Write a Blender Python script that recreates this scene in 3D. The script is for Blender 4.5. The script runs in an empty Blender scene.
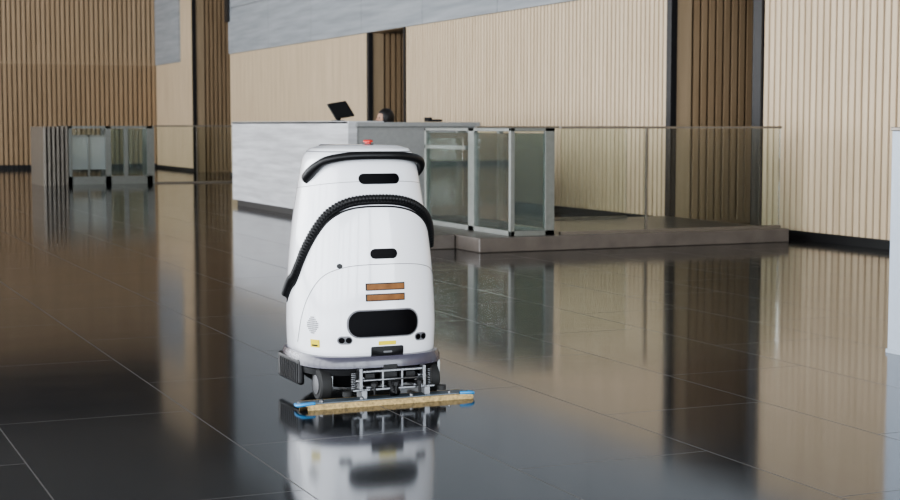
import bpy, math, random
from mathutils import Vector, Matrix
random.seed(4)
D = bpy.data
SC = bpy.context.scene
COL = SC.collection

# ------------------------------------------------------------------ materials
def new_mat(name):
    m = D.materials.new(name); m.use_nodes = True
    nt = m.node_tree
    b = nt.nodes.get('Principled BSDF')
    return m, nt, b

def pmat(name, col, rough=0.5, metal=0.0, coat=0.0, noise=0.0, nscale=20.0, emis=0, spec=0.5):
    m, nt, b = new_mat(name)
    b.inputs['Base Color'].default_value = (*col, 1)
    b.inputs['Roughness'].default_value = rough
    b.inputs['Metallic'].default_value = metal
    b.inputs['Coat Weight'].default_value = coat
    b.inputs['Coat Roughness'].default_value = 0.05
    b.inputs['Specular IOR Level'].default_value = spec
    if noise > 0:
        tc = nt.nodes.new('ShaderNodeTexCoord')
        n = nt.nodes.new('ShaderNodeTexNoise'); n.inputs['Scale'].default_value = nscale
        r = nt.nodes.new('ShaderNodeValToRGB')
        r.color_ramp.elements[0].position = 0.3; r.color_ramp.elements[1].position = 0.7
        r.color_ramp.elements[0].color = (*[c*(1-noise) for c in col], 1)
        r.color_ramp.elements[1].color = (*[min(1, c*(1+noise)) for c in col], 1)
        nt.links.new(tc.outputs['Object'], n.inputs['Vector'])
        nt.links.new(n.outputs['Fac'], r.inputs['Fac'])
        nt.links.new(r.outputs['Color'], b.inputs['Base Color'])
    if emis:
        b.inputs['Emission Color'].default_value = (*col, 1)
        b.inputs['Emission Strength'].default_value = emis
    return m

def streak_mat(name, c1, c2, scale, rough=0.5, det=6.0, lo=0.3, hi=0.7):
    m, nt, b = new_mat(name)
    tc = nt.nodes.new('ShaderNodeTexCoord')
    mp = nt.nodes.new('ShaderNodeMapping'); mp.inputs['Scale'].default_value = scale
    n = nt.nodes.new('ShaderNodeTexNoise'); n.inputs['Scale'].default_value = 1.0
    n.inputs['Detail'].default_value = det
    r = nt.nodes.new('ShaderNodeValToRGB')
    r.color_ramp.elements[0].position = lo; r.color_ramp.elements[1].position = hi
    r.color_ramp.elements[0].color = (*c1, 1); r.color_ramp.elements[1].color = (*c2, 1)
    nt.links.new(tc.outputs['Object'], mp.inputs['Vector'])
    nt.links.new(mp.outputs['Vector'], n.inputs['Vector'])
    nt.links.new(n.outputs['Fac'], r.inputs['Fac'])
    nt.links.new(r.outputs['Color'], b.inputs['Base Color'])
    b.inputs['Roughness'].default_value = rough
    return m

def glass_mat(name, tint, refl=1.0, frost=0.0, frostcol=(0.6, 0.65, 0.64)):
    m = D.materials.new(name); m.use_nodes = True
    nt = m.node_tree; nt.nodes.clear()
    out = nt.nodes.new('ShaderNodeOutputMaterial')
    tr = nt.nodes.new('ShaderNodeBsdfTransparent'); tr.inputs['Color'].default_value = (*tint, 1)
    gl = nt.nodes.new('ShaderNodeBsdfGlossy'); gl.inputs['Roughness'].default_value = 0.02
    fr = nt.nodes.new('ShaderNodeFresnel'); fr.inputs['IOR'].default_value = 1.5
    mu = nt.nodes.new('ShaderNodeMath'); mu.operation = 'MULTIPLY'; mu.inputs[1].default_value = refl
    mx = nt.nodes.new('ShaderNodeMixShader')
    nt.links.new(fr.outputs[0], mu.inputs[0]); nt.links.new(mu.outputs[0], mx.inputs[0])
    nt.links.new(gl.outputs[0], mx.inputs[2])
    if frost > 0:
        df = nt.nodes.new('ShaderNodeBsdfDiffuse'); df.inputs['Color'].default_value = (*frostcol, 1)
        m2 = nt.nodes.new('ShaderNodeMixShader'); m2.inputs[0].default_value = frost
        nt.links.new(tr.outputs[0], m2.inputs[1]); nt.links.new(df.outputs[0], m2.inputs[2])
        nt.links.new(m2.outputs[0], mx.inputs[1])
    else:
        nt.links.new(tr.outputs[0], mx.inputs[1])
    nt.links.new(mx.outputs[0], out.inputs[0])
    return m

WOOD = streak_mat('oak_slats', (0.61, 0.475, 0.32), (0.73, 0.585, 0.415), (9, 9, 0.7), 0.5)
WOODB = streak_mat('oak_backing', (0.40, 0.295, 0.185), (0.48, 0.36, 0.235), (9, 9, 0.7), 0.6)
BROWN = streak_mat('oak_slats_shaded', (0.34, 0.235, 0.14), (0.43, 0.305, 0.19), (9, 9, 0.7), 0.5)  # same oak on faces turned from the windows, shade put into the colour
BROWN2 = streak_mat('oak_slats_shaded_upper', (0.40, 0.285, 0.175), (0.50, 0.365, 0.235), (9, 9, 0.7), 0.5)  # end wall oak, also darkened in colour for shade, lighter than the lower slats
GREYV = streak_mat('grey_veneer', (0.28, 0.30, 0.32), (0.40, 0.42, 0.44), (2, 0.7, 11), 0.5)
STONE = streak_mat('veined_stone', (0.42, 0.42, 0.43), (0.66, 0.665, 0.68), (1.5, 1.0, 16), 0.4)
BLACK = pmat('black_trim', (0.014, 0.013, 0.014), 0.45, noise=0.1)
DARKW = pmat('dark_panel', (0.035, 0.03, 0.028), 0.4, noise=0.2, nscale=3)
STEEL = pmat('brushed_steel', (0.28, 0.29, 0.29), 0.35, 0.7, noise=0.08)
FRAME = pmat('satin_frame', (0.20, 0.21, 0.195), 0.4, 0.4, noise=0.08)
GUNM = pmat('gunmetal_rail', (0.20, 0.18, 0.155), 0.35, 0.6, noise=0.1)
CHROME = pmat('satin_chrome', (0.20, 0.205, 0.215), 0.3, 0.85, noise=0.1)
PLINTH = pmat('plinth_stone', (0.115, 0.098, 0.085), 0.3, noise=0.15, nscale=8)
GLASS = glass_mat('clear_glass', (0.93, 0.95, 0.93), 0.7)
FROST = glass_mat('tinted_glass', (0.82, 0.88, 0.86), 0.8, 0.04)
FROST2 = glass_mat('frosted_glass', (0.75, 0.82, 0.80), 1.0, 0.45)
PLAST = pmat('plaster', (0.5, 0.49, 0.47), 0.8, noise=0.05, nscale=4)
CEIL = pmat('ceiling_paint', (0.35, 0.34, 0.33), 0.8, noise=0.05, nscale=2)
WHITE = pmat('white_gloss_plastic', (0.88, 0.89, 0.93), 0.2, 0, 0.7, noise=0.01, nscale=3)
WHITEM = pmat('white_panel', (0.46, 0.52, 0.60), 0.4, noise=0.02)
BPL = pmat('black_plastic', (0.009, 0.009, 0.010), 0.4, noise=0.15, spec=0.3)
BGL = pmat('black_sensor_window', (0.003, 0.003, 0.004), 0.35, noise=0.1, spec=0.06)
GPL = pmat('grey_smoked_plastic', (0.06, 0.057, 0.08), 0.25, 0, 0.3, noise=0.1)
RUB = pmat('rubber', (0.018, 0.018, 0.018), 0.7, noise=0.2)
HUB = pmat('wheel_hub_grey', (0.10, 0.10, 0.105), 0.4, 0.3, noise=0.1)
AMB = pmat('amber_lens', (0.23, 0.105, 0.04), 0.4, noise=0.2, spec=0.15)
RED = pmat('red_plastic', (0.6, 0.02, 0.01), 0.3, noise=0.05)
YEL = pmat('yellow_label', (0.75, 0.60, 0.02), 0.5, noise=0.05)
BLUE = pmat('blue_clip', (0.04, 0.26, 0.55), 0.35, noise=0.05)
TAN = pmat('tan_squeegee_blade', (0.46, 0.33, 0.15), 0.6, noise=0.35, nscale=80)
SEAM = pmat('seam_grey', (0.16, 0.16, 0.17), 0.6, noise=0.05)
SKIN = pmat('skin', (0.55, 0.33, 0.23), 0.5, noise=0.05)
HAIR = pmat('black_hair', (0.012, 0.010, 0.010), 0.5, noise=0.3, nscale=60)
SUIT = pmat('dark_suit', (0.02, 0.022, 0.03), 0.8, noise=0.2, nscale=50)

# floor : polished slate tiles
def floor_mat():
    m, nt, b = new_mat('polished_slate_tiles')
    N = nt.nodes; Lk = nt.links
    tc = N.new('ShaderNodeTexCoord')
    sp = N.new('ShaderNodeSeparateXYZ'); cb = N.new('ShaderNodeCombineXYZ')
    ay = N.new('ShaderNodeMath'); ay.operation = 'ADD'; ay.inputs[1].default_value = -6.4 + 0.78 + 1.56*20
    ax = N.new('ShaderNodeMath'); ax.operation = 'ADD'; ax.inputs[1].default_value = -0.79 + 0.78*20
    br = N.new('ShaderNodeTexBrick')
    br.offset = 0.5; br.squash = 1.0
    br.inputs['Scale'].default_value = 1.0
    br.inputs['Brick Width'].default_value = 1.56
    br.inputs['Row Height'].default_value = 0.78
    br.inputs['Mortar Size'].default_value = 0.0032
    br.inputs['Mortar Smooth'].default_value = 0.3
    br.inputs['Color1'].default_value = (0.009, 0.0105, 0.013, 1)
    br.inputs['Color2'].default_value = (0.019, 0.0205, 0.023, 1)
    br.inputs['Mortar'].default_value = (0.11, 0.105, 0.10, 1)
    Lk.new(tc.outputs['Object'], sp.inputs[0])
    Lk.new(sp.outputs['Y'], ay.inputs[0]); Lk.new(sp.outputs['X'], ax.inputs[0])
    Lk.new(ay.outputs[0], cb.inputs['X']); Lk.new(ax.outputs[0], cb.inputs['Y'])
    Lk.new(cb.outputs[0], br.inputs['Vector'])
    n = N.new('ShaderNodeTexNoise'); n.inputs['Scale'].default_value = 2.5; n.inputs['Detail'].default_value = 5
    Lk.new(tc.outputs['Object'], n.inputs['Vector'])
    mr = N.new('ShaderNodeMapRange')
    mr.inputs['To Min'].default_value = 0.07; mr.inputs['To Max'].default_value = 0.125
    Lk.new(n.outputs['Fac'], mr.inputs['Value'])
    ad = N.new('ShaderNodeMath'); ad.operation = 'MULTIPLY_ADD'; ad.inputs[1].default_value = 0.4
    Lk.new(br.outputs['Fac'], ad.inputs[0]); Lk.new(mr.outputs[0], ad.inputs[2])
    Lk.new(ad.outputs[0], b.inputs['Roughness'])
    Lk.new(br.outputs['Color'], b.inputs['Base Color'])
    b.inputs['IOR'].default_value = 1.48
    b.inputs['Specular Tint'].default_value = (0.84, 0.92, 1.0, 1)
    return m
FLOOR = floor_mat()

# ------------------------------------------------------------------ helpers
def empty(name, loc=(0, 0, 0), parent=None):
    e = D.objects.new(name, None); e.location = loc
    e.empty_display_size = 0.1
    COL.objects.link(e)
    if parent: e.parent = parent
    return e

def attach(o, parent, local=False):
    if parent is None: return
    o.parent = parent
    if not local:
        o.matrix_parent_inverse = Matrix.Translation(-Vector(parent.location))

def mesh_obj(name, verts, faces, mat, parent=None, local=False, smooth=False):
    me = D.meshes.new(name); me.from_pydata([tuple(v) for v in verts], [], faces)
    me.update()
    if smooth:
        for p in me.polygons: p.use_smooth = True
    o = D.objects.new(name, me); COL.objects.link(o)
    if mat: me.materials.append(mat)
    attach(o, parent, local)
    return o

def box_data(bs):
    V = []; F = []
    for (x0, x1, y0, y1, z0, z1) in bs:
        k = len(V)
        V += [(x0,y0,z0),(x1,y0,z0),(x1,y1,z0),(x0,y1,z0),(x0,y0,z1),(x1,y0,z1),(x1,y1,z1),(x0,y1,z1)]
        F += [(k,k+3,k+2,k+1),(k+4,k+5,k+6,k+7),(k,k+1,k+5,k+4),(k+1,k+2,k+6,k+5),(k+2,k+3,k+7,k+6),(k+3,k,k+4,k+7)]
    return V, F

def boxes(name, bs, mat, parent=None, bevel=0.0, local=False):
    V, F = box_data(bs)
    o = mesh_obj(name, V, F, mat, parent, local)
    if bevel > 0:
        md = o.modifiers.new('bevel', 'BEVEL'); md.width = bevel; md.segments = 3
    return o

def slats(name, axis, a0, a1, fixed, z0, z1, sgn, mat, parent, period=0.105, w=0.080, dep=0.020):
    """vertical ribbed cladding; axis 'Y': runs along Y on plane X=fixed, ribs stick out toward sgn"""
    n = max(1, int(round((a1-a0)/period))); p = (a1-a0)/n
    prof = []
    for i in range(n):
        s = a0+i*p; g = (p-w*p/period)/2
        prof += [(s, 0), (s+g, 0), (s+g+0.004, dep), (s+p-g-0.004, dep), (s+p-g, 0)]
    prof.append((a1, 0))
    V = []; F = []
    for (a, d) in prof:
        for z in (z0, z1):
            V.append((fixed+sgn*d, a, z) if axis == 'Y' else (a, fixed+sgn*d, z))
    for i in range(len(prof)-1):
        k = 2*i; F.append((k, k+2, k+3, k+1))
    return mesh_obj(name, V, F, mat, parent)

def lathe(name, prof, mat, parent, seg=32, axis='Z', loc=(0, 0, 0)):
    V = []; F = []
    for (r, h) in prof:
        for i in range(seg):
            a = 2*math.pi*i/seg
            c, s = r*math.cos(a), r*math.sin(a)
            p = (c, s, h) if axis == 'Z' else ((h, c, s) if axis == 'X' else (c, h, s))
            V.append((p[0]+loc[0], p[1]+loc[1], p[2]+loc[2]))
    n = len(prof)
    for j in range(n-1):
        for i in range(seg):
            i2 = (i+1) % seg
            F.append((j*seg+i, j*seg+i2, (j+1)*seg+i2, (j+1)*seg+i))
    F.append(tuple(range(seg-1, -1, -1))); F.append(tuple((n-1)*seg+i for i in range(seg)))
    o = mesh_obj(name, V, F, mat, parent, True, True)
    md = o.modifiers.new('es', 'EDGE_SPLIT'); md.split_angle = math.radians(40)
    return o

def crom(P, n):
    P = [Vector(p) for p in P]
    out = []
    Q = [P[0]*2-P[1]] + P + [P[-1]*2-P[-2]]
    for i in range(1, len(Q)-2):
        for j in range(n):
            t = j/n
            a, b, c, d = Q[i-1], Q[i], Q[i+1], Q[i+2]
            out.append(0.5*((2*b)+(c-a)*t+(2*a-5*b+4*c-d)*t*t+(3*b-a-3*c+d)*t**3))
    out.append(P[-1])
    return out

def tube(name, pts, rad, mat, parent, seg=12, ribs=None, local=True, flat=1.0):
    pts = [Vector(p) for p in pts]
    V = []; F = []
    if ribs:
        L = [0]
        for i in range(1, len(pts)): L.append(L[-1]+(pts[i]-pts[i-1]).length)
        n = int(L[-1]/ribs)*4
        q = []; k = 0
        for j in range(n+1):
            s = L[-1]*j/n
            while k < len(L)-2 and L[k+1] < s: k += 1
            t = (s-L[k])/max(1e-9, L[k+1]-L[k]); q.append(pts[k].lerp(pts[k+1], t))
        pts = q
    up = Vector((0, 0, 1)); N = len(pts)
    for i, p in enumerate(pts):
        t = (pts[min(i+1, N-1)]-pts[max(i-1, 0)]).normalized()
        a = t.cross(up)
        if a.length < 1e-3: a = Vector((1, 0, 0))
        a.normalize(); b = a.cross(t).normalized()
        r = rad(i/(N-1)) if callable(rad) else rad
        if ribs: r *= (1.0, 1.0, 0.80, 0.80)[i % 4]
        for k in range(seg):
            an = 2*math.pi*k/seg
            V.append(p+a*math.cos(an)*r*flat+b*math.sin(an)*r)
    for i in range(N-1):
        for k in range(seg):
            k2 = (k+1) % seg
            F.append((i*seg+k, i*seg+k2, (i+1)*seg+k2, (i+1)*seg+k))
    F.append(tuple(range(seg-1, -1, -1))); F.append(tuple((N-1)*seg+k for k in range(seg)))
    return mesh_obj(name, V, F, mat, parent, local, True)

# ------------------------------------------------------------------ room shell
X0 = 9.9; YE = 43.5; ZB = 2.85; ZC = 7.0; XL = -9.0; YB = -8.0
mesh_obj('floor', *box_data([(XL-0.3, X0+3.3, YB-0.3, YE+0.3, -0.2, 0.0)]), FLOOR)
mesh_obj('ceiling', *box_data([(XL-0.3, X0+3.3, YB-0.3, YE+0.3, ZC, ZC+0.2)]), CEIL)

wr = empty('wall_right', (X0, 15, 0))
A1 = 14.27
ops = [(A1, 16.15, ZB), (24.7, 26.45, ZB), (35.8, 39.2, ZC)]
core = []
for a, b in ((YB, A1), (16.15, 24.7), (26.45, 35.8), (39.2, YE)):
    core.append((X0, X0+0.25, a, b, 0, ZC))
for a, b, zt in ops:
    if zt < ZC: core.append((X0, X0+0.25, a, b, zt, ZC))
boxes('core', core, WOODB, wr)
slats('slats_a', 'Y', YB, A1, X0, 0.09, ZB, -1, WOOD, wr)
slats('slats_b', 'Y', 16.15, 24.7, X0, 0.09, ZB, -1, WOOD, wr)
slats('slats_c', 'Y', 26.45, 35.8, X0, 0.09, ZB, -1, WOOD, wr)
slats('slats_d', 'Y', 39.2, YE, X0, 0.09, ZC, -1, WOOD, wr)
band = []
y = YB
while y < 35.8-0.01:
    y2 = min(y+2.9, 35.8)
    for z in (ZB, ZB+1.05, ZB+2.1, ZB+3.15):
        band.append((X0-0.05, X0+0.01, y+0.006, y2-0.006, z+0.006, min(z+1.05, ZC)-0.006))
    y = y2
boxes('upper_veneer_band', band, GREYV, wr)
boxes('grey_wall_panel', [(X0-0.06, X0+0.01, 40.6, YE-0.1, 2.85, 5.2)], GREYV, wr)
pas = []; blk = []; dark = []
for i, (a, b, zt) in enumerate(ops):
    dp = 1.25
    pas.append((X0+0.25, X0+dp+0.1, b+0.03, b+0.2, 0, zt))
    slats('passage_slats_%d' % (i+1), 'X', X0+0.06, X0+dp, b+0.03, 0.05, zt, -1, BROWN, wr)
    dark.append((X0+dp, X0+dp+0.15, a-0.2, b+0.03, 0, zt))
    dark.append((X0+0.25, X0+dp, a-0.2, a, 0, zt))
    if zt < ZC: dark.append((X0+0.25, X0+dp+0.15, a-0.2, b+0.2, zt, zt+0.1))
    blk.append((X0-0.05, X0+0.03, b-0.03, b+0.08, 0, zt))
    if zt < ZC: blk.append((X0-0.05, X0+0.25, a, a+(0.16 if i == 0 else 0.05), 0, zt))
blk.append((X0-0.10, X0+0.03, 35.65, 35.95, 3.6, ZC))
boxes('passage_cores', pas, BROWN, wr)
boxes('passage_dark_panels', dark, DARKW, wr)
boxes('jamb_trim', blk, BLACK, wr)
boxes('baseboard_right', [(X0-0.045, X0+0.01, a, b, 0, 0.09) for a, b in ((YB, A1-0.01), (16.25, 24.69), (26.55, 35.8), (39.3, YE))], BLACK)

wb = empty('wall_back', (0, YE, 0))
boxes('core', [(XL, X0, YE, YE+0.3, 0, ZC)], WOODB, wb)
slats('slats_lower', 'X', XL, X0-0.03, YE, 0.12, 2.85, -1, BROWN, wb, period=0.13, w=0.10)
slats('slats_upper', 'X', XL, X0-0.03, YE, 2.9, 5.3, -1, BROWN2, wb, period=0.13, w=0.10)
boxes('fascia', [(XL, X0-0.03, YE-0.06, YE, 5.3, ZC)], DARKW, wb)
boxes('baseboard_back', [(XL, X0-0.05, YE-0.05, YE, 0, 0.12)], BLACK)

# window wall (left) and front wall behind camera
wl = empty('wall_left', (XL, 15, 0))
bs = [(XL-0.3, XL, YB, YE, 6.2, ZC), (XL-0.3, XL, YB, YE, 0, 0.15)]
y = YB
while y <= YE:
    bs.append((XL-0.3, XL, y-0.25, y+0.25, 0.15, 6.2)); y += 4.29
boxes('piers', bs, PLAST, wl)
y = YB; k = 0
while y < YE-1:
    k += 1
    ya, yb_ = y+0.25, y+4.29-0.25
    fr = [(XL-0.2, XL-0.1, ya, ya+0.06, .15, 6.2), (XL-0.2, XL-0.1, yb_-0.06, yb_, .15, 6.2),
          (XL-0.2, XL-0.1, (ya+yb_)/2-0.03, (ya+yb_)/2+0.03, .15, 6.2),
          (XL-0.2, XL-0.1, ya, yb_, 3.0, 3.06), (XL-0.2, XL-0.1, ya, yb_, .15, .21), (XL-0.2, XL-0.1, ya, yb_, 6.14, 6.2)]
    boxes('window_%d' % k, fr, GUNM)
    y += 4.29
wf = empty('wall_front', (0, YB, 0))
bs = [(XL-0.3, X0+3, YB-0.3, YB, 5.5, ZC), (XL-0.3, X0+3, YB-0.3, YB, 0, 0.15)]
for i in range(6):
    xx = XL+i*3.78
    bs.append((xx-0.3, xx+0.3, YB-0.3, YB, 0.15, 5.5))
boxes('piers', bs, PLAST, wf)
boxes('window_%d' % (k+1), [(XL, X0, YB-0.2, YB-0.12, 2.9, 2.97)], GUNM)

def area(name, loc, rot, sx, sy, e, col=(1, 1, 1)):
    l = D.lights.new(name, 'AREA'); l.shape = 'RECTANGLE'; l.size = sx; l.size_y = sy
    l.energy = e; l.color = col
    o = D.objects.new(name, l); o.location = loc; o.rotation_euler = rot
    COL.objects.link(o); return o
area('daylight_left', (XL-0.6, (YB+YE)/2, 3.2), (0, math.radians(-90), 0), 6.0, YE-YB, 8200, (0.95, 0.975, 1.0))
area('daylight_front', (0.5, YB-0.6, 2.9), (math.radians(90), 0, 0), X0-XL, 5.2, 3000, (0.90, 0.95, 1.0))

w = D.worlds.new('world'); SC.world = w; w.use_nodes = True
w.node_tree.nodes['Background'].inputs[0].default_value = (0.75, 0.85, 1, 1)
w.node_tree.nodes['Background'].inputs[1].default_value = 1.0

# ------------------------------------------------------------------ plinth, barrier, turnstile
pl = empty('barrier_plinth', (7.8, 14.4, 0))
boxes('slab', [(6.06, 9.56, 13.3, 15.75, 0, 0.14)], PLINTH, pl, bevel=0.01)
boxes('lane_slab', [(5.5, 6.05, 13.85, 16.9, 0, 0.14)], PLINTH, pl, bevel=0.01)

def balustrade(name, x0, x1, y, z0, z1, joints, rail=0.022):
    e = empty(name, ((x0+x1)/2, y, 0))
    xs = [x0]+joints+[x1]
    boxes('glass_panes', [(a+0.008, b-0.008, y-0.006, y+0.006, z0+0.004, z1-0.01) for a, b in zip(xs[:-1], xs[1:])], GLASS, e)
    boxes('top_rail', [(x0, x1, y-0.02, y+0.02, z1-0.02, z1+rail-0.02)], GUNM, e)
    boxes('shoe_channel', [(x0, x1, y-0.025, y+0.025, z0, z0+0.03)], GUNM, e)
    boxes('joint_clips', [(j-0.010, j+0.010, y-0.012, y+0.012, z0, z1) for j in joints], GUNM, e)
    return e
balustrade('glass_balustrade', 6.97, 9.52, 13.42, 0.14, 1.185, [7.93])
balustrade('glass_balustrade', 7.02, 8.9, 15.5, 0.14, 1.185, [])

def turnstile(name, x0, x1, y0, y1, z0, z1, frontw):
    e = empty(name, ((x0+x1)/2, (y0+y1)/2, z0))
    p = 0.045; ym = (y0+y1)/2
    bs = [(x0, x0+p, y0, y0+p, z0, z1), (x1-frontw, x1, y0, y0+p, z0, z1),
          (x0, x0+p, y1-p, y1, z0, z1), (x1-0.1, x1, y1-p, y1, z0, z1),
          (x0, x1, y0, y0+p, z1-0.03, z1), (x0, x1, y1-p, y1, z1-0.03, z1),
          (x0, x0+p, y0, y1, z1-0.03, z1), (x1-p, x1, y0, y1, z1-0.03, z1),
          (x0, x1, y0, y0+p, z0, z0+0.05), (x0, x1, y1-p, y1, z0, z0+0.05), (x0, x0+p, y0, y1, z0, z0+0.05), (x1-p, x1, y0, y1, z0, z0+0.05),
          (x0, x0+p, ym-0.22, ym-0.08, z0, z1), (x0, x0+0.02, ym, y1, z1-0.22, z1-0.18), (x1-0.1, x1-0.05, ym-0.03, ym+0.03, z0, z1)]
    boxes('steel_frame', bs, FRAME, e, bevel=0.003)
    boxes('side_glass', [(x0+0.02, x0+0.03, y0+p, y1-p, z0+0.06, z1-0.05), (x1-0.03, x1-0.02, y0+p, y1-p, z0+0.06, z1-0.05)], FROST, e)
    boxes('end_glass', [(x0+p, x1-frontw, y0+0.02, y0+0.03, z0+0.06, z1-0.05), (x0+p, x1-0.1, y1-0.03, y1-0.02, z0+0.06, z1-0.05)], FROST, e)
    boxes('swing_wing', [(x0-0.42, x0-0.02, ym-0.006, ym+0.006, z0+0.25, z1-0.1)], GLASS, e)
    return e
turnstile('glass_turnstile', 6.43, 6.90, 13.4, 15.55, 0.14, 1.17, 0.10)

# far gate group
FY = 32.0
fg = empty('far_security_gate', (6, FY, 0))
bs = []
for i in range(6):
    xx = 4.86+i*0.105
    bs.append((xx, xx+0.05, FY-0.1-0.12*(5-i), FY+0.9, 0, 1.17))
boxes('cabinet_fins', bs, GUNM, fg)
bs = [(5.46, 5.53, FY-0.05, FY+0.05, 0, 1.18), (6.20, 6.31, FY-0.05, FY+0.05, 0, 1.18), (7.05, 7.16, FY-0.05, FY+0.05, 0, 1.18), (7.16, 7.20, FY-0.05, FY+0.9, 0, 1.18),
      (5.46, 7.16, FY-0.05, FY+0.05, 1.13, 1.18), (5.46, 7.16, FY-0.05, FY+0.05, 0, 0.16),
      (6.58, 6.66, FY-0.04, FY+0.04, 0.1, 1.16), (5.85, 5.88, FY-0.04, FY+0.04, 0.16, 1.0),
      (5.5, 5.56, FY+1.4, FY+1.5, 0, 1.18), (6.4, 6.48, FY+1.4, FY+1.5, 0, 1.18), (7.3, 7.38, FY+1.4, FY+1.5, 0, 1.18), (5.5, 7.38, FY+1.4, FY+1.5, 1.14, 1.18),
      (5.52, 6.20, FY-0.04, FY+0.04, 0.96, 1.0)]
boxes('frame', bs, FRAME, fg)
boxes('pale_panel', [(5.53, 6.20, FY-0.01, FY+0.01, 0.3, 0.96)], FROST2, fg)
boxes('pane', [(6.31, 7.05, FY-0.01, FY+0.01, 0.18, 1.12), (5.56, 6.4, FY+1.44, FY+1.46, 0.1, 1.12), (6.48, 7.3, FY+1.44, FY+1.46, 0.1, 1.12)], FROST, fg)
balustrade('glass_balustrade', 7.22, 9.84, FY, 0.0, 1.185, [8.1, 9.0], 0.03)

# ------------------------------------------------------------------ reception counter
rc = empty('reception_counter', (6.6, 20, 0))
boxes('stone_front', [(6.30, 6.42, 17.62, 22.75, 0.09, 1.245)], STONE, rc, bevel=0.006)
boxes('stone_top', [(6.30, 6.75, 17.60, 22.77, 1.215, 1.248)], STONE, rc, bevel=0.004)
boxes('far_end', [(6.42, 7.1, 22.63, 22.75, 0.09, 1.215)], STONE, rc)
boxes('toe_kick', [(6.36, 6.48, 17.7, 22.7, 0, 0.09), (6.48, 7.9, 17.72, 17.8, 0, 0.09)], BLACK, rc)
RETM = pmat('return_panel_grey', (0.30, 0.305, 0.30), 0.5, noise=0.05)
boxes('return_front', [(6.42, 7.98, 17.64, 17.74, 0.09, 1.18)], RETM, rc)
boxes('return_top', [(6.40, 8.02, 17.58, 18.15, 1.18, 1.235)], RETM, rc, bevel=0.006)
boxes('work_top', [(6.42, 7.05, 18.15, 22.63, 0.72, 0.76)], STONE, rc)

mo = empty('counter_monitor', (6.58, 18.75, 1.249))
lathe('base', [(0.09, 0), (0.09, 0.008), (0.03, 0.014), (0.02, 0.08)], BPL, mo)
pan = boxes('screen_panel', [(-0.15, 0.15, -0.012, 0.012, -0.12, 0.12)], BPL, mo, bevel=0.006, local=True)
pan.location = (0.03, 0, 0.14); pan.rotation_euler = (math.radians(-38), math.radians(-8), math.radians(18))
scr = boxes('screen', [(-0.135, 0.135, 0.0125, 0.0135, -0.105, 0.105)], BGL, mo, local=True)
scr.location = pan.location; scr.rotation_euler = pan.rotation_euler
dv = empty('counter_phone', (7.5, 17.85, 1.240))
boxes('body', [(-0.09, 0.09, -0.08, 0.08, 0, 0.03)], BPL, dv, bevel=0.008, local=True)
boxes('handset', [(-0.085, -0.045, -0.09, 0.09, 0.03, 0.055)], BPL, dv, bevel=0.01, local=True)

# ------------------------------------------------------------------ receptionist (seated, facing -X)
rp = empty('receptionist', (7.20, 18.72, 0))
def skin(name, nodes, edges, mat, root=0, sub=2):
    me = D.meshes.new(name); me.from_pydata([n[0] for n in nodes], edges, [])
    o = D.objects.new(name, me); COL.objects.link(o); o.parent = rp
    me.materials.append(mat)
    md = o.modifiers.new('skin', 'SKIN')
    for i, n in enumerate(nodes):
        r = n[1]; me.skin_vertices[0].data[i].radius = r if isinstance(r, tuple) else (r, r)
    me.skin_vertices[0].data[root].use_root = True
    md.use_smooth_shade = True
    s = o.modifiers.new('sub', 'SUBSURF'); s.levels = sub; s.render_levels = sub
    return o
bn = [((0.05, 0, 0.60), (0.15, 0.12)), ((0.05, 0, 0.75), (0.14, 0.105)), ((0.03, 0, 0.93), (0.16, 0.11)), ((0.03, 0, 1.05), (0.13, 0.09)), ((0.02, 0, 1.12), 0.055),
      ((0.03, 0.19, 1.04), 0.062), ((-0.03, 0.24, 0.83), 0.048), ((-0.27, 0.16, 0.80), 0.036),
      ((0.03, -0.19, 1.04), 0.062), ((-0.03, -0.24, 0.83), 0.048), ((-0.27, -0.16, 0.80), 0.036),
      ((0.0, 0.10, 0.59), 0.095), ((-0.40, 0.12, 0.58), 0.065), ((-0.38, 0.12, 0.12), 0.045),
      ((0.0, -0.10, 0.59), 0.095), ((-0.40, -0.12, 0.58), 0.065), ((-0.38, -0.12, 0.12), 0.045)]
be = [(0,1),(1,2),(2,3),(3,4),(3,5),(5,6),(6,7),(3,8),(8,9),(9,10),(0,11),(11,12),(12,13),(0,14),(14,15),(15,16)]
skin('suit_body', bn, be, SUIT)
skin('neck', [((0.02, 0, 1.10), 0.048), ((0.0, 0, 1.22), 0.046)], [(0, 1)], SKIN)
for s, nm in ((1, 'left'), (-1, 'right')):
    skin('hand_palm_'+nm, [((-0.27, s*0.16, 0.80), 0.024), ((-0.35, s*0.145, 0.79), (0.036, 0.015))], [(0, 1)], SKIN)
    for f in range(4):
        ln = (0.075, 0.085, 0.08, 0.06)[f]; y0_ = s*(0.145+(f-1.5)*0.019)
        skin('finger_%d_%s' % (f+1, nm), [((-0.345, y0_, 0.79), 0.009), ((-0.345-ln*0.55, y0_, 0.797), 0.0085), ((-0.345-ln, y0_, 0.78), 0.007)], [(0,1),(1,2)], SKIN, sub=1)
    skin('thumb_'+nm, [((-0.30, s*0.135, 0.79), 0.012), ((-0.335, s*0.10, 0.79), 0.010), ((-0.365, s*0.095, 0.783), 0.008)], [(0,1),(1,2)], SKIN, sub=1)
    tube('shoe_'+nm, [(-0.34, s*0.12, 0.06), (-0.40, s*0.12, 0.045), (-0.50, s*0.12, 0.035), (-0.58, s*0.12, 0.03)], lambda t: 0.045-0.015*t, BPL, rp)
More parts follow.
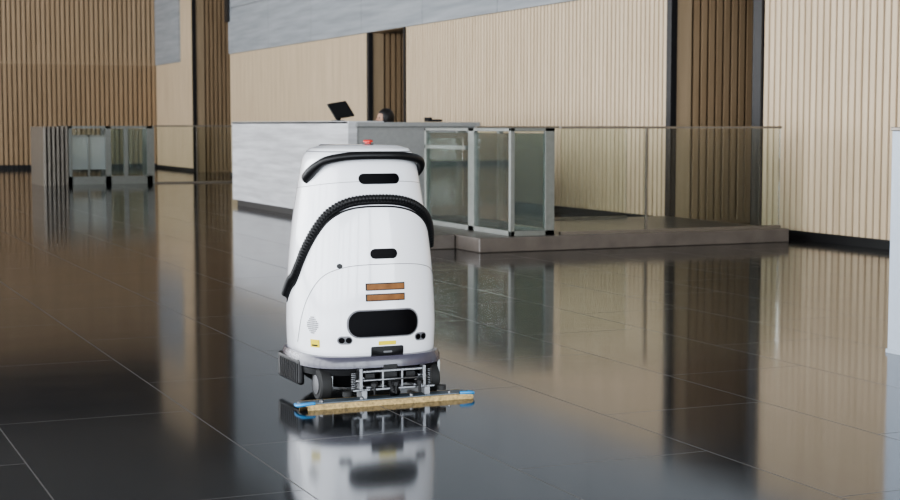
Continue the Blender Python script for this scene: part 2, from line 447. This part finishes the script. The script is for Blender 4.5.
def ball(name, c, r, mat, fn=None, nu=28, nv=20):
    V = []; F = []
    for j in range(nv+1):
        ph = math.pi*j/nv
        for i in range(nu):
            th = 2*math.pi*i/nu
            v = Vector((math.sin(ph)*math.cos(th), math.sin(ph)*math.sin(th), math.cos(ph)))
            if fn: v = fn(v)
            V.append((c[0]+v.x*r[0], c[1]+v.y*r[1], c[2]+v.z*r[2]))
    for j in range(nv):
        for i in range(nu):
            i2 = (i+1) % nu
            F.append((j*nu+i, (j+1)*nu+i, (j+1)*nu+i2, j*nu+i2))
    return mesh_obj(name, V, F, mat, rp, True, True)
def headfn(v):
    v = v.copy()
    if v.z < 0: v.y *= 1-0.28*(-v.z); v.x = v.x*(1-0.15*(-v.z))-0.12*(-v.z)
    return v
ball('head', (-0.01, 0, 1.285), (0.092, 0.074, 0.115), SKIN, headfn)
def hairfn(v):
    v = v.copy()
    if v.x < -0.72 and v.z < 0.45: v *= 0.80
    if v.z < 0 and v.x > -0.5: v.z *= 1.25
    return v
ball('hair', (0.012, 0, 1.300), (0.112, 0.094, 0.115), HAIR, hairfn)
ball('nose', (-0.108, 0, 1.27), (0.016, 0.012, 0.02), SKIN)
for s in (1, -1):
    ball('ear', (-0.01, s*0.082, 1.265), (0.018, 0.008, 0.028), HAIR)
    ball('eye', (-0.088, s*0.03, 1.293), (0.012, 0.012, 0.008), BGL)
ball('mouth', (-0.098, 0, 1.235), (0.008, 0.022, 0.005), RED)
ch = empty('office_chair', (7.23, 18.72, 0))
boxes('seat', [(-0.23, 0.24, -0.23, 0.23, 0.43, 0.49)], BPL, ch, bevel=0.025, local=True)
boxes('backrest', [(0.25, 0.29, -0.20, 0.20, 0.58, 0.98)], BPL, ch, bevel=0.018, local=True)
boxes('back_support', [(0.20, 0.30, -0.03, 0.03, 0.44, 0.60)], BPL, ch, bevel=0.01, local=True)
lathe('column', [(0.03, 0.07), (0.03, 0.43)], CHROME, ch)
for i in range(5):
    a = i*2*math.pi/5+0.3
    tube('star_leg_%d' % i, [(0, 0, 0.09), (0.27*math.cos(a), 0.27*math.sin(a), 0.06)], 0.018, BPL, ch)
    lathe('castor_%d' % i, [(0.028, -0.012), (0.028, 0.012)], RUB, ch, 16, 'X', (0.27*math.cos(a), 0.27*math.sin(a), 0.028))

# right edge cabinet
kc = empty('access_cabinet', (5.69, 6.3, 0))
boxes('body', [(5.38, 5.97, 6.15, 6.60, 0.0, 1.17)], WHITEM, kc, bevel=0.006)
boxes('cap', [(5.375, 5.975, 6.145, 6.605, 1.17, 1.19)], GUNM, kc, bevel=0.003)
boxes('plinth', [(5.375, 5.975, 6.145, 6.605, 0.0, 0.02)], WHITEM, kc)

# ------------------------------------------------------------------ floor scrubber robot
RB = empty('floor_scrubber_robot', (2.425, 6.63, 0))
TAB = [(0.185, 0.300, -0.290, 0.295, 3.0), (0.20, 0.312, -0.302, 0.31, 3.0), (0.30, 0.316, -0.305, 0.31, 3.0), (0.45, 0.314, -0.302, 0.31, 2.9), (0.60, 0.306, -0.293, 0.305, 2.8),
       (0.75, 0.292, -0.277, 0.295, 2.7), (0.88, 0.274, -0.255, 0.28, 2.6), (0.97, 0.260, -0.238, 0.265, 2.6), (1.03, 0.250, -0.226, 0.25, 2.6),
       (1.07, 0.238, -0.212, 0.235, 2.6), (1.095, 0.215, -0.19, 0.21, 2.6), (1.108, 0.175, -0.15, 0.17, 2.5), (1.113, 0.10, -0.08, 0.10, 2.4), (1.114, 0.02, -0.02, 0.02, 2.2)]
def prof(z):
    z = max(TAB[0][0], min(TAB[-1][0], z))
    for i in range(len(TAB)-1):
        if z <= TAB[i+1][0]: break
    a, b = TAB[i], TAB[i+1]
    p, q = TAB[max(0, i-1)], TAB[min(len(TAB)-1, i+2)]
    h = b[0]-a[0]; t = (z-a[0])/h
    out = []
    for k in range(1, 5):
        ma = (b[k]-p[k])/(b[0]-p[0])*h; mb = (q[k]-a[k])/(q[0]-a[0])*h
        if i >= 9 or i < 2: ma = mb = b[k]-a[k]
        out.append((2*t**3-3*t*t+1)*a[k]+(t**3-2*t*t+t)*ma+(-2*t**3+3*t*t)*b[k]+(t**3-t*t)*mb)
    return out
def Pxy(t, z, off=0.0, zp=None):
    """t degrees: -90 rear, 180 left, 0 right"""
    hw, yr, yf, n = prof(z if zp is None else zp)
    def q(td):
        c, s = math.cos(math.radians(td)), math.sin(math.radians(td))
        return Vector((hw*math.copysign(abs(c)**(2/n), c), (yr+yf)/2+(yf-yr)/2*math.copysign(abs(s)**(2/n), s), 0))
    p = q(t); d = q(t+0.5)-q(t-0.5)
    nrm = Vector((d.y, -d.x, 0)).normalized() if d.length > 1e-9 else Vector((0, -1, 0))
    p = p+nrm*off; p.z = z
    return p
def rearp(x, z, off=0.0):
    hw, yr, yf, n = prof(z)
    x_ = max(-hw*0.995, min(hw*0.995, x))
    y = (yr+yf)/2-(yf-yr)/2*(1-abs(x_/hw)**n)**(1/n)
    return Vector((x, y-off, z))
zs = []
z = TAB[0][0]
while z < 1.07: zs.append(z); z += 0.0142
zs += [1.07, 1.076, 1.083, 1.09, 1.095, 1.099, 1.104, 1.108, 1.111, 1.113, 1.114]
NT = 128; V = []; F = []
for z in zs:
    for i in range(NT): V.append(Pxy(-180+360*i/NT, z))
for j in range(len(zs)-1):
    for i in range(NT):
        i2 = (i+1) % NT
        F.append((j*NT+i, j*NT+i2, (j+1)*NT+i2, (j+1)*NT+i))
F.append(tuple((len(zs)-1)*NT+i for i in range(NT))); F.append(tuple(range(NT-1, -1, -1)))
mesh_obj('body_shell', V, F, WHITE, RB, True, True)

def patch(name, mapper, w, h, rc_, mat, th=0.003, rings=5):
    """rounded rectangle conforming to the body"""
    out = []
    rc_ = min(rc_, w/2, h/2)
    for cx, cz, a0 in ((w/2-rc_, h/2-rc_, 0), (-w/2+rc_, h/2-rc_, 90), (-w/2+rc_, -h/2+rc_, 180), (w/2-rc_, -h/2+rc_, 270)):
        for k in range(7):
            a = math.radians(a0+15*k); out.append((cx+rc_*math.cos(a), cz+rc_*math.sin(a)))
    o2 = []
    for i in range(len(out)):
        a, b = out[i], out[(i+1) % len(out)]
        m = max(1, int(math.hypot(b[0]-a[0], b[1]-a[1])/0.02))
        for k in range(m): o2.append((a[0]+(b[0]-a[0])*k/m, a[1]+(b[1]-a[1])*k/m))
    n = len(o2); V = [mapper(0, 0, th)]; F = []
    for r in range(1, rings+1):
        s = r/rings
        for (u, v) in o2: V.append(mapper(u*s, v*s, th))
    for (u, v) in o2: V.append(mapper(u*1.0+math.copysign(0.001, u), v*1.0, -0.006))
    for i in range(n): F.append((0, 1+i, 1+(i+1) % n))
    for r in range(rings):
        for i in range(n):
            F.append((1+r*n+i, 1+(r+1)*n+i, 1+(r+1)*n+(i+1) % n, 1+r*n+(i+1) % n))
    o = mesh_obj(name, V, F, mat, RB, True, True)
    md = o.modifiers.new('es', 'EDGE_SPLIT'); md.split_angle = math.radians(40)
    return o
def rm(cx, cz): return lambda u, v, o: rearp(cx+u, cz+v, o)
def tm(ct, cz):
    hw = prof(cz)[0]
    return lambda u, v, o: Pxy(ct+math.degrees(u/hw)*1.2, cz+v, o)

patch('upper_slot', rm(0.005, 0.966), 0.19, 0.046, 0.023, BGL, 0.004)
patch('indicator_window', rm(0.005, 0.641), 0.125, 0.044, 0.022, BGL, 0.004)
for i, zz in enumerate((0.498, 0.451)):
    patch('rear_light_bezel_%d' % i, rm(0.008, zz), 0.182, 0.032, 0.003, BPL, 0.003)
    patch('rear_light_%d' % i, rm(0.008, zz), 0.172, 0.023, 0.003, AMB, 0.006)
patch('rear_sensor_rim', rm(0.0, 0.337), 0.334, 0.124, 0.055, SEAM, 0.002)
patch('rear_sensor_window', rm(0.0, 0.337), 0.32, 0.112, 0.05, BGL, 0.004)
patch('charge_port', rm(0.015, 0.207), 0.15, 0.058, 0.008, BPL, 0.006)
patch('port_logo', rm(0.015, 0.212), 0.04, 0.008, 0.003, SEAM, 0.009)
patch('warning_label', rm(0.015, 0.250), 0.08, 0.017, 0.002, YEL, 0.003)
patch('side_warning_label', tm(-148, 0.250), 0.055, 0.034, 0.002, YEL, 0.003)
patch('side_label_black', tm(-148, 0.242), 0.035, 0.007, 0.002, BPL, 0.004)
for nm, x_ in (('left', -0.175), ('right', 0.180)):
    patch('sonar_bezel_'+nm, rm(x_, 0.268), 0.062, 0.036, 0.018, SEAM, 0.003)
    for k in (-1, 1):
        patch('sonar_eye_%s_%d' % (nm, k), rm(x_+k*0.0145, 0.268), 0.024, 0.024, 0.012, BGL, 0.006)
patch('bolt', rm(-0.19, 0.59), 0.022, 0.022, 0.011, BPL, 0.003)
V = []; F = []
for i in range(-4, 5):
    for j in range(-4, 5):
        if i*i+j*j <= 17:
            k = len(V); f = tm(-151, 0.33)
            for du, dv_ in ((-1, -1), (1, -1), (1, 1), (-1, 1)):
                V.append(f(i*0.0085+du*0.0028, j*0.0085+dv_*0.0028, 0.0015))
            F.append((k, k+1, k+2, k+3))
mesh_obj('speaker_grille', V, F, SEAM, RB, True)

# vacuum hose with groove
hp = [(-12, .655), (-28, .755), (-48, .825), (-70, .868), (-92, .882), (-115, .868), (-134, .822), (-148, .755), (-162, .665), (-174, .57), (-184, .49), (-192, .44)]
hs = crom([Vector((t, z, 0)) for t, z in hp], 12)
tube('vacuum_hose', [Pxy(v.x, v.y, 0.010) for v in hs], 0.0185, BPL, RB, 14, ribs=0.015)
tube('hose_groove_edge', [Pxy(v.x, v.y-0.036, 0.0) for v in hs], 0.0045, BPL, RB, 8)
tube('hose_groove_bed', [Pxy(v.x, v.y-0.016, -0.006) for v in hs], 0.016, BPL, RB, 8)
# upper push handle
hh = crom([Vector(v) for v in [(-10, .975, .002), (-22, 1.01, .018), (-40, 1.043, .024), (-65, 1.062, .026), (-90, 1.068, .026), (-115, 1.064, .026), (-138, 1.046, .024), (-152, 1.02, .020), (-164, .990, .016), (-174, .968, .004)]], 10)
tube('push_handle', [Pxy(v.x, v.y, v.z, zp=1.03) for v in hh], lambda t: 0.0165+0.012*max(0, (t-0.72)/0.28)+0.002, BPL, RB, 14)
tube('lid_rim', [Pxy(-180+360*i/90, 1.083, 0.001) for i in range(91)], 0.0022, SEAM, RB, 6)
tube('shoulder_seam', [Pxy(t, 0.925+0.03*math.sin(math.radians(t+180)), 0.0) for t in range(-200, 25, 3)], 0.0012, SEAM, RB, 6)
tube('arch_seam', [Pxy(v.x, v.y, 0.0003) for v in crom([Vector((t, z, 0)) for t, z in [(-176, .24), (-168, .36), (-156, .46), (-138, .545), (-115, .585), (-90, .595), (-60, .585), (-36, .55), (-15, .46), (-4, .33)]], 10)], 0.0016, SEAM, RB, 6)
tube('belt_seam', [Pxy(t, 0.40, 0.0003) for t in range(-40, 12, 3)], 0.0014, SEAM, RB, 6)
lathe('emergency_stop_base', [(0.026, 1.105), (0.026, 1.117)], BPL, RB, 24, 'Z', (0.03, -0.03, 0))
lathe('emergency_stop', [(0.014, 1.115), (0.014, 1.122), (0.022, 1.124), (0.022, 1.130), (0.016, 1.134)], RED, RB, 24, 'Z', (0.03, -0.03, 0))
cs = boxes('touch_console', [(-0.14, 0.14, -0.10, 0.10, -0.012, 0.012)], BGL, RB, bevel=0.01, local=True)
cs.location = (0, 0.215, 1.03); cs.rotation_euler = (math.radians(-52), 0, 0)

def ring_band(name, rows, mat, n=3.2):
    V = []; F = []
    for (hw, yr, yf, z) in rows:
        for i in range(NT):
            t = math.radians(-180+360*i/NT); c, s = math.cos(t), math.sin(t)
            V.append((hw*math.copysign(abs(c)**(2/n), c), (yr+yf)/2+(yf-yr)/2*math.copysign(abs(s)**(2/n), s), z))
    for j in range(len(rows)-1):
        for i in range(NT):
            i2 = (i+1) % NT; F.append((j*NT+i, j*NT+i2, (j+1)*NT+i2, (j+1)*NT+i))
    F.append(tuple(range(NT-1, -1, -1))); F.append(tuple((len(rows)-1)*NT+i for i in range(NT)))
    o = mesh_obj(name, V, F, mat, RB, True, True)
    md = o.modifiers.new('es', 'EDGE_SPLIT'); md.split_angle = math.radians(35)
ring_band('smoked_bumper', [(0.318, -0.312, 0.315, 0.140), (0.330, -0.328, 0.325, 0.147), (0.330, -0.328, 0.325, 0.175), (0.322, -0.318, 0.32, 0.195), (0.29, -0.28, 0.29, 0.200)], GPL)
ring_band('bumper_underlip', [(0.30, -0.285, 0.30, 0.108), (0.318, -0.31, 0.315, 0.114), (0.320, -0.314, 0.316, 0.140)], BPL)
ring_band('chassis', [(0.20, -0.18, 0.26, 0.040), (0.225, -0.24, 0.28, 0.055), (0.30, -0.26, 0.30, 0.120)], BPL)
for s in (-1, 1):
    boxes('side_fairing_%s' % ('left' if s < 0 else 'right'), [(s*0.318-0.014, s*0.318+0.014, -0.12, 0.20, 0.055, 0.17)], BPL, RB, bevel=0.012, local=True)
    boxes('fairing_fins_%s' % ('left' if s < 0 else 'right'), [(s*0.332-0.004, s*0.332+0.004, -0.10+i*0.03, -0.09+i*0.03, 0.065, 0.15) for i in range(9)], BPL, RB, local=True)
for nm, x_, y_ in (('left', -0.258, -0.22), ('right', 0.248, -0.22)):
    lathe('wheel_'+nm, [(0.045, -0.027), (0.062, -0.027), (0.07, -0.02), (0.072, 0), (0.07, 0.02), (0.062, 0.027), (0.045, 0.027)], RUB, RB, 36, 'X', (x_, y_, 0.072))
    lathe('wheel_hub_'+nm, [(0.02, -0.034), (0.042, -0.031), (0.044, 0.031), (0.02, 0.034)], HUB, RB, 28, 'X', (x_, y_, 0.072))
    boxes('wheel_fork_'+nm, [(x_+0.033, x_+0.043, y_-0.02, y_+0.02, 0.06, 0.15)], STEEL, RB, local=True)
LY = -0.34
bs = [(-0.135, 0.175, LY-0.012, LY+0.012, 0.130, 0.140),
      (-0.135, -0.120, LY-0.02, LY+0.02, 0.045, 0.150), (0.160, 0.175, LY-0.02, LY+0.02, 0.045, 0.150),
      (-0.03, -0.020, LY-0.015, LY+0.015, 0.05, 0.135), (0.06, 0.070, LY-0.015, LY+0.015, 0.05, 0.135),
      (-0.17, 0.21, LY-0.035, LY+0.0, 0.055, 0.064),
      (-0.11, -0.07, LY-0.04, LY+0.06, 0.066, 0.076), (0.11, 0.15, LY-0.04, LY+0.06, 0.066, 0.076),
      (-0.12, -0.105, LY, 0.0, 0.09, 0.11), (0.145, 0.16, LY, 0.0, 0.09, 0.11)]
boxes('lift_bracket', bs, CHROME, RB, bevel=0.002, local=True)
boxes('motor_box', [(-0.015, 0.055, LY+0.01, LY+0.09, 0.07, 0.16), (-0.10, -0.05, LY+0.01, LY+0.08, 0.085, 0.125), (0.09, 0.14, LY+0.01, LY+0.08, 0.085, 0.125)], BPL, RB, bevel=0.006, local=True)
tube('lift_cross_tube', [(-0.15, LY-0.01, 0.097), (0.19, LY-0.01, 0.097)], 0.006, CHROME, RB, 12)
for i, x_ in enumerate((-0.155, 0.195)):
    sp = [(x_+0.011*math.cos(a*0.7), LY+0.011*math.sin(a*0.7), 0.062+0.07*a/80) for a in range(81)]
    tube('lift_spring_%d' % i, sp, 0.0025, CHROME, RB, 6)
for i, x_ in enumerate((-0.08, 0.02, 0.13)):
    lathe('adjust_knob_%d' % i, [(0.006, 0.04), (0.006, 0.075), (0.017, 0.076), (0.017, 0.092), (0.012, 0.096)], BPL, RB, 16, 'Z', (x_, LY-0.055, 0))
for i, x_ in enumerate((-0.20, 0.24)):
    lathe('guide_roller_%d' % i, [(0.02, -0.01), (0.02, 0.01)], RUB, RB, 20, 'Z', (x_, LY-0.04, 0.05))
tube('suction_duct', [(0.02, -0.14, 0.15), (0.02, -0.25, 0.13), (0.02, -0.33, 0.08), (0.02, -0.385, 0.04)], 0.024, BPL, RB, 14, ribs=0.012)
def bowed(name, x0, x1, yc, bow, dy, z0, z1, mat):
    n = 28; V = []; F = []
    for i in range(n+1):
        u = i/n; x = x0+(x1-x0)*u; b = yc+bow*(2*u-1)**2
        V += [(x, b-dy, z0), (x, b+dy, z0), (x, b+dy, z1), (x, b-dy, z1)]
    for i in range(n):
        k = 4*i
        for a in range(4):
            F.append((k+a, k+4+a, k+4+(a+1) % 4, k+(a+1) % 4))
    F.append((0, 1, 2, 3)); F.append((4*n+3, 4*n+2, 4*n+1, 4*n))
    return mesh_obj(name, V, F, mat, RB, True)
SQP = pmat('squeegee_grey', (0.12, 0.15, 0.18), 0.4, 0.3, noise=0.1)
xa, xb, ys_ = -0.42, 0.37, -0.395
bowed('squeegee_plate', xa+0.01, xb-0.01, ys_+0.02, 0.0, 0.040, 0.018, 0.026, SQP)
bowed('squeegee_rear_blade', xa+0.03, xb, ys_-0.03, 0.0, 0.008, 0.0, 0.016, TAN)
bowed('squeegee_front_blade', xa+0.02, xb-0.02, ys_+0.062, 0.0, 0.004, 0.0, 0.026, TAN)
bowed('squeegee_clamp', xa+0.02, xb-0.005, ys_-0.028, 0.0, 0.010, 0.016, 0.022, TAN)
for i, x_ in enumerate((xa, xb)):
    s = -1 if i == 0 else 1
    tube('end_clip_%d' % i, crom([(x_-s*0.06, ys_-0.028, 0.027), (x_-s*0.01, ys_-0.034, 0.026), (x_+s*0.010, ys_-0.01, 0.02), (x_+s*0.006, ys_+0.03, 0.018)], 6), 0.008, BLUE, RB, 8)
for i, x_ in enumerate((xa+0.10, xa+0.28, xb-0.28, xb-0.10)):
    lathe('wing_nut_%d' % i, [(0.010, 0.026), (0.010, 0.034), (0.005, 0.039)], CHROME, RB, 12, 'Z', (x_, ys_, 0))
boxes('squeegee_hangers', [(x_-0.012, x_+0.012, ys_+0.0, LY+0.01, 0.024, 0.060) for x_ in (-0.126, 0.166)], CHROME, RB, local=True)

# ------------------------------------------------------------------ camera
cam = D.cameras.new('camera'); co = D.objects.new('camera', cam); COL.objects.link(co)
cam.sensor_width = 36; cam.lens = 62.4
co.location = (0, 0, 1.2)
co.rotation_euler = (math.radians(90-4.58), 0, math.radians(-23.41))
cam.dof.use_dof = True; cam.dof.focus_distance = 6.9; cam.dof.aperture_fstop = 5.6
cam.clip_end = 200
SC.camera = co
SC.view_settings.view_transform = 'AgX'
SC.view_settings.look = 'AgX - Medium High Contrast'
SC.view_settings.exposure = 0.0
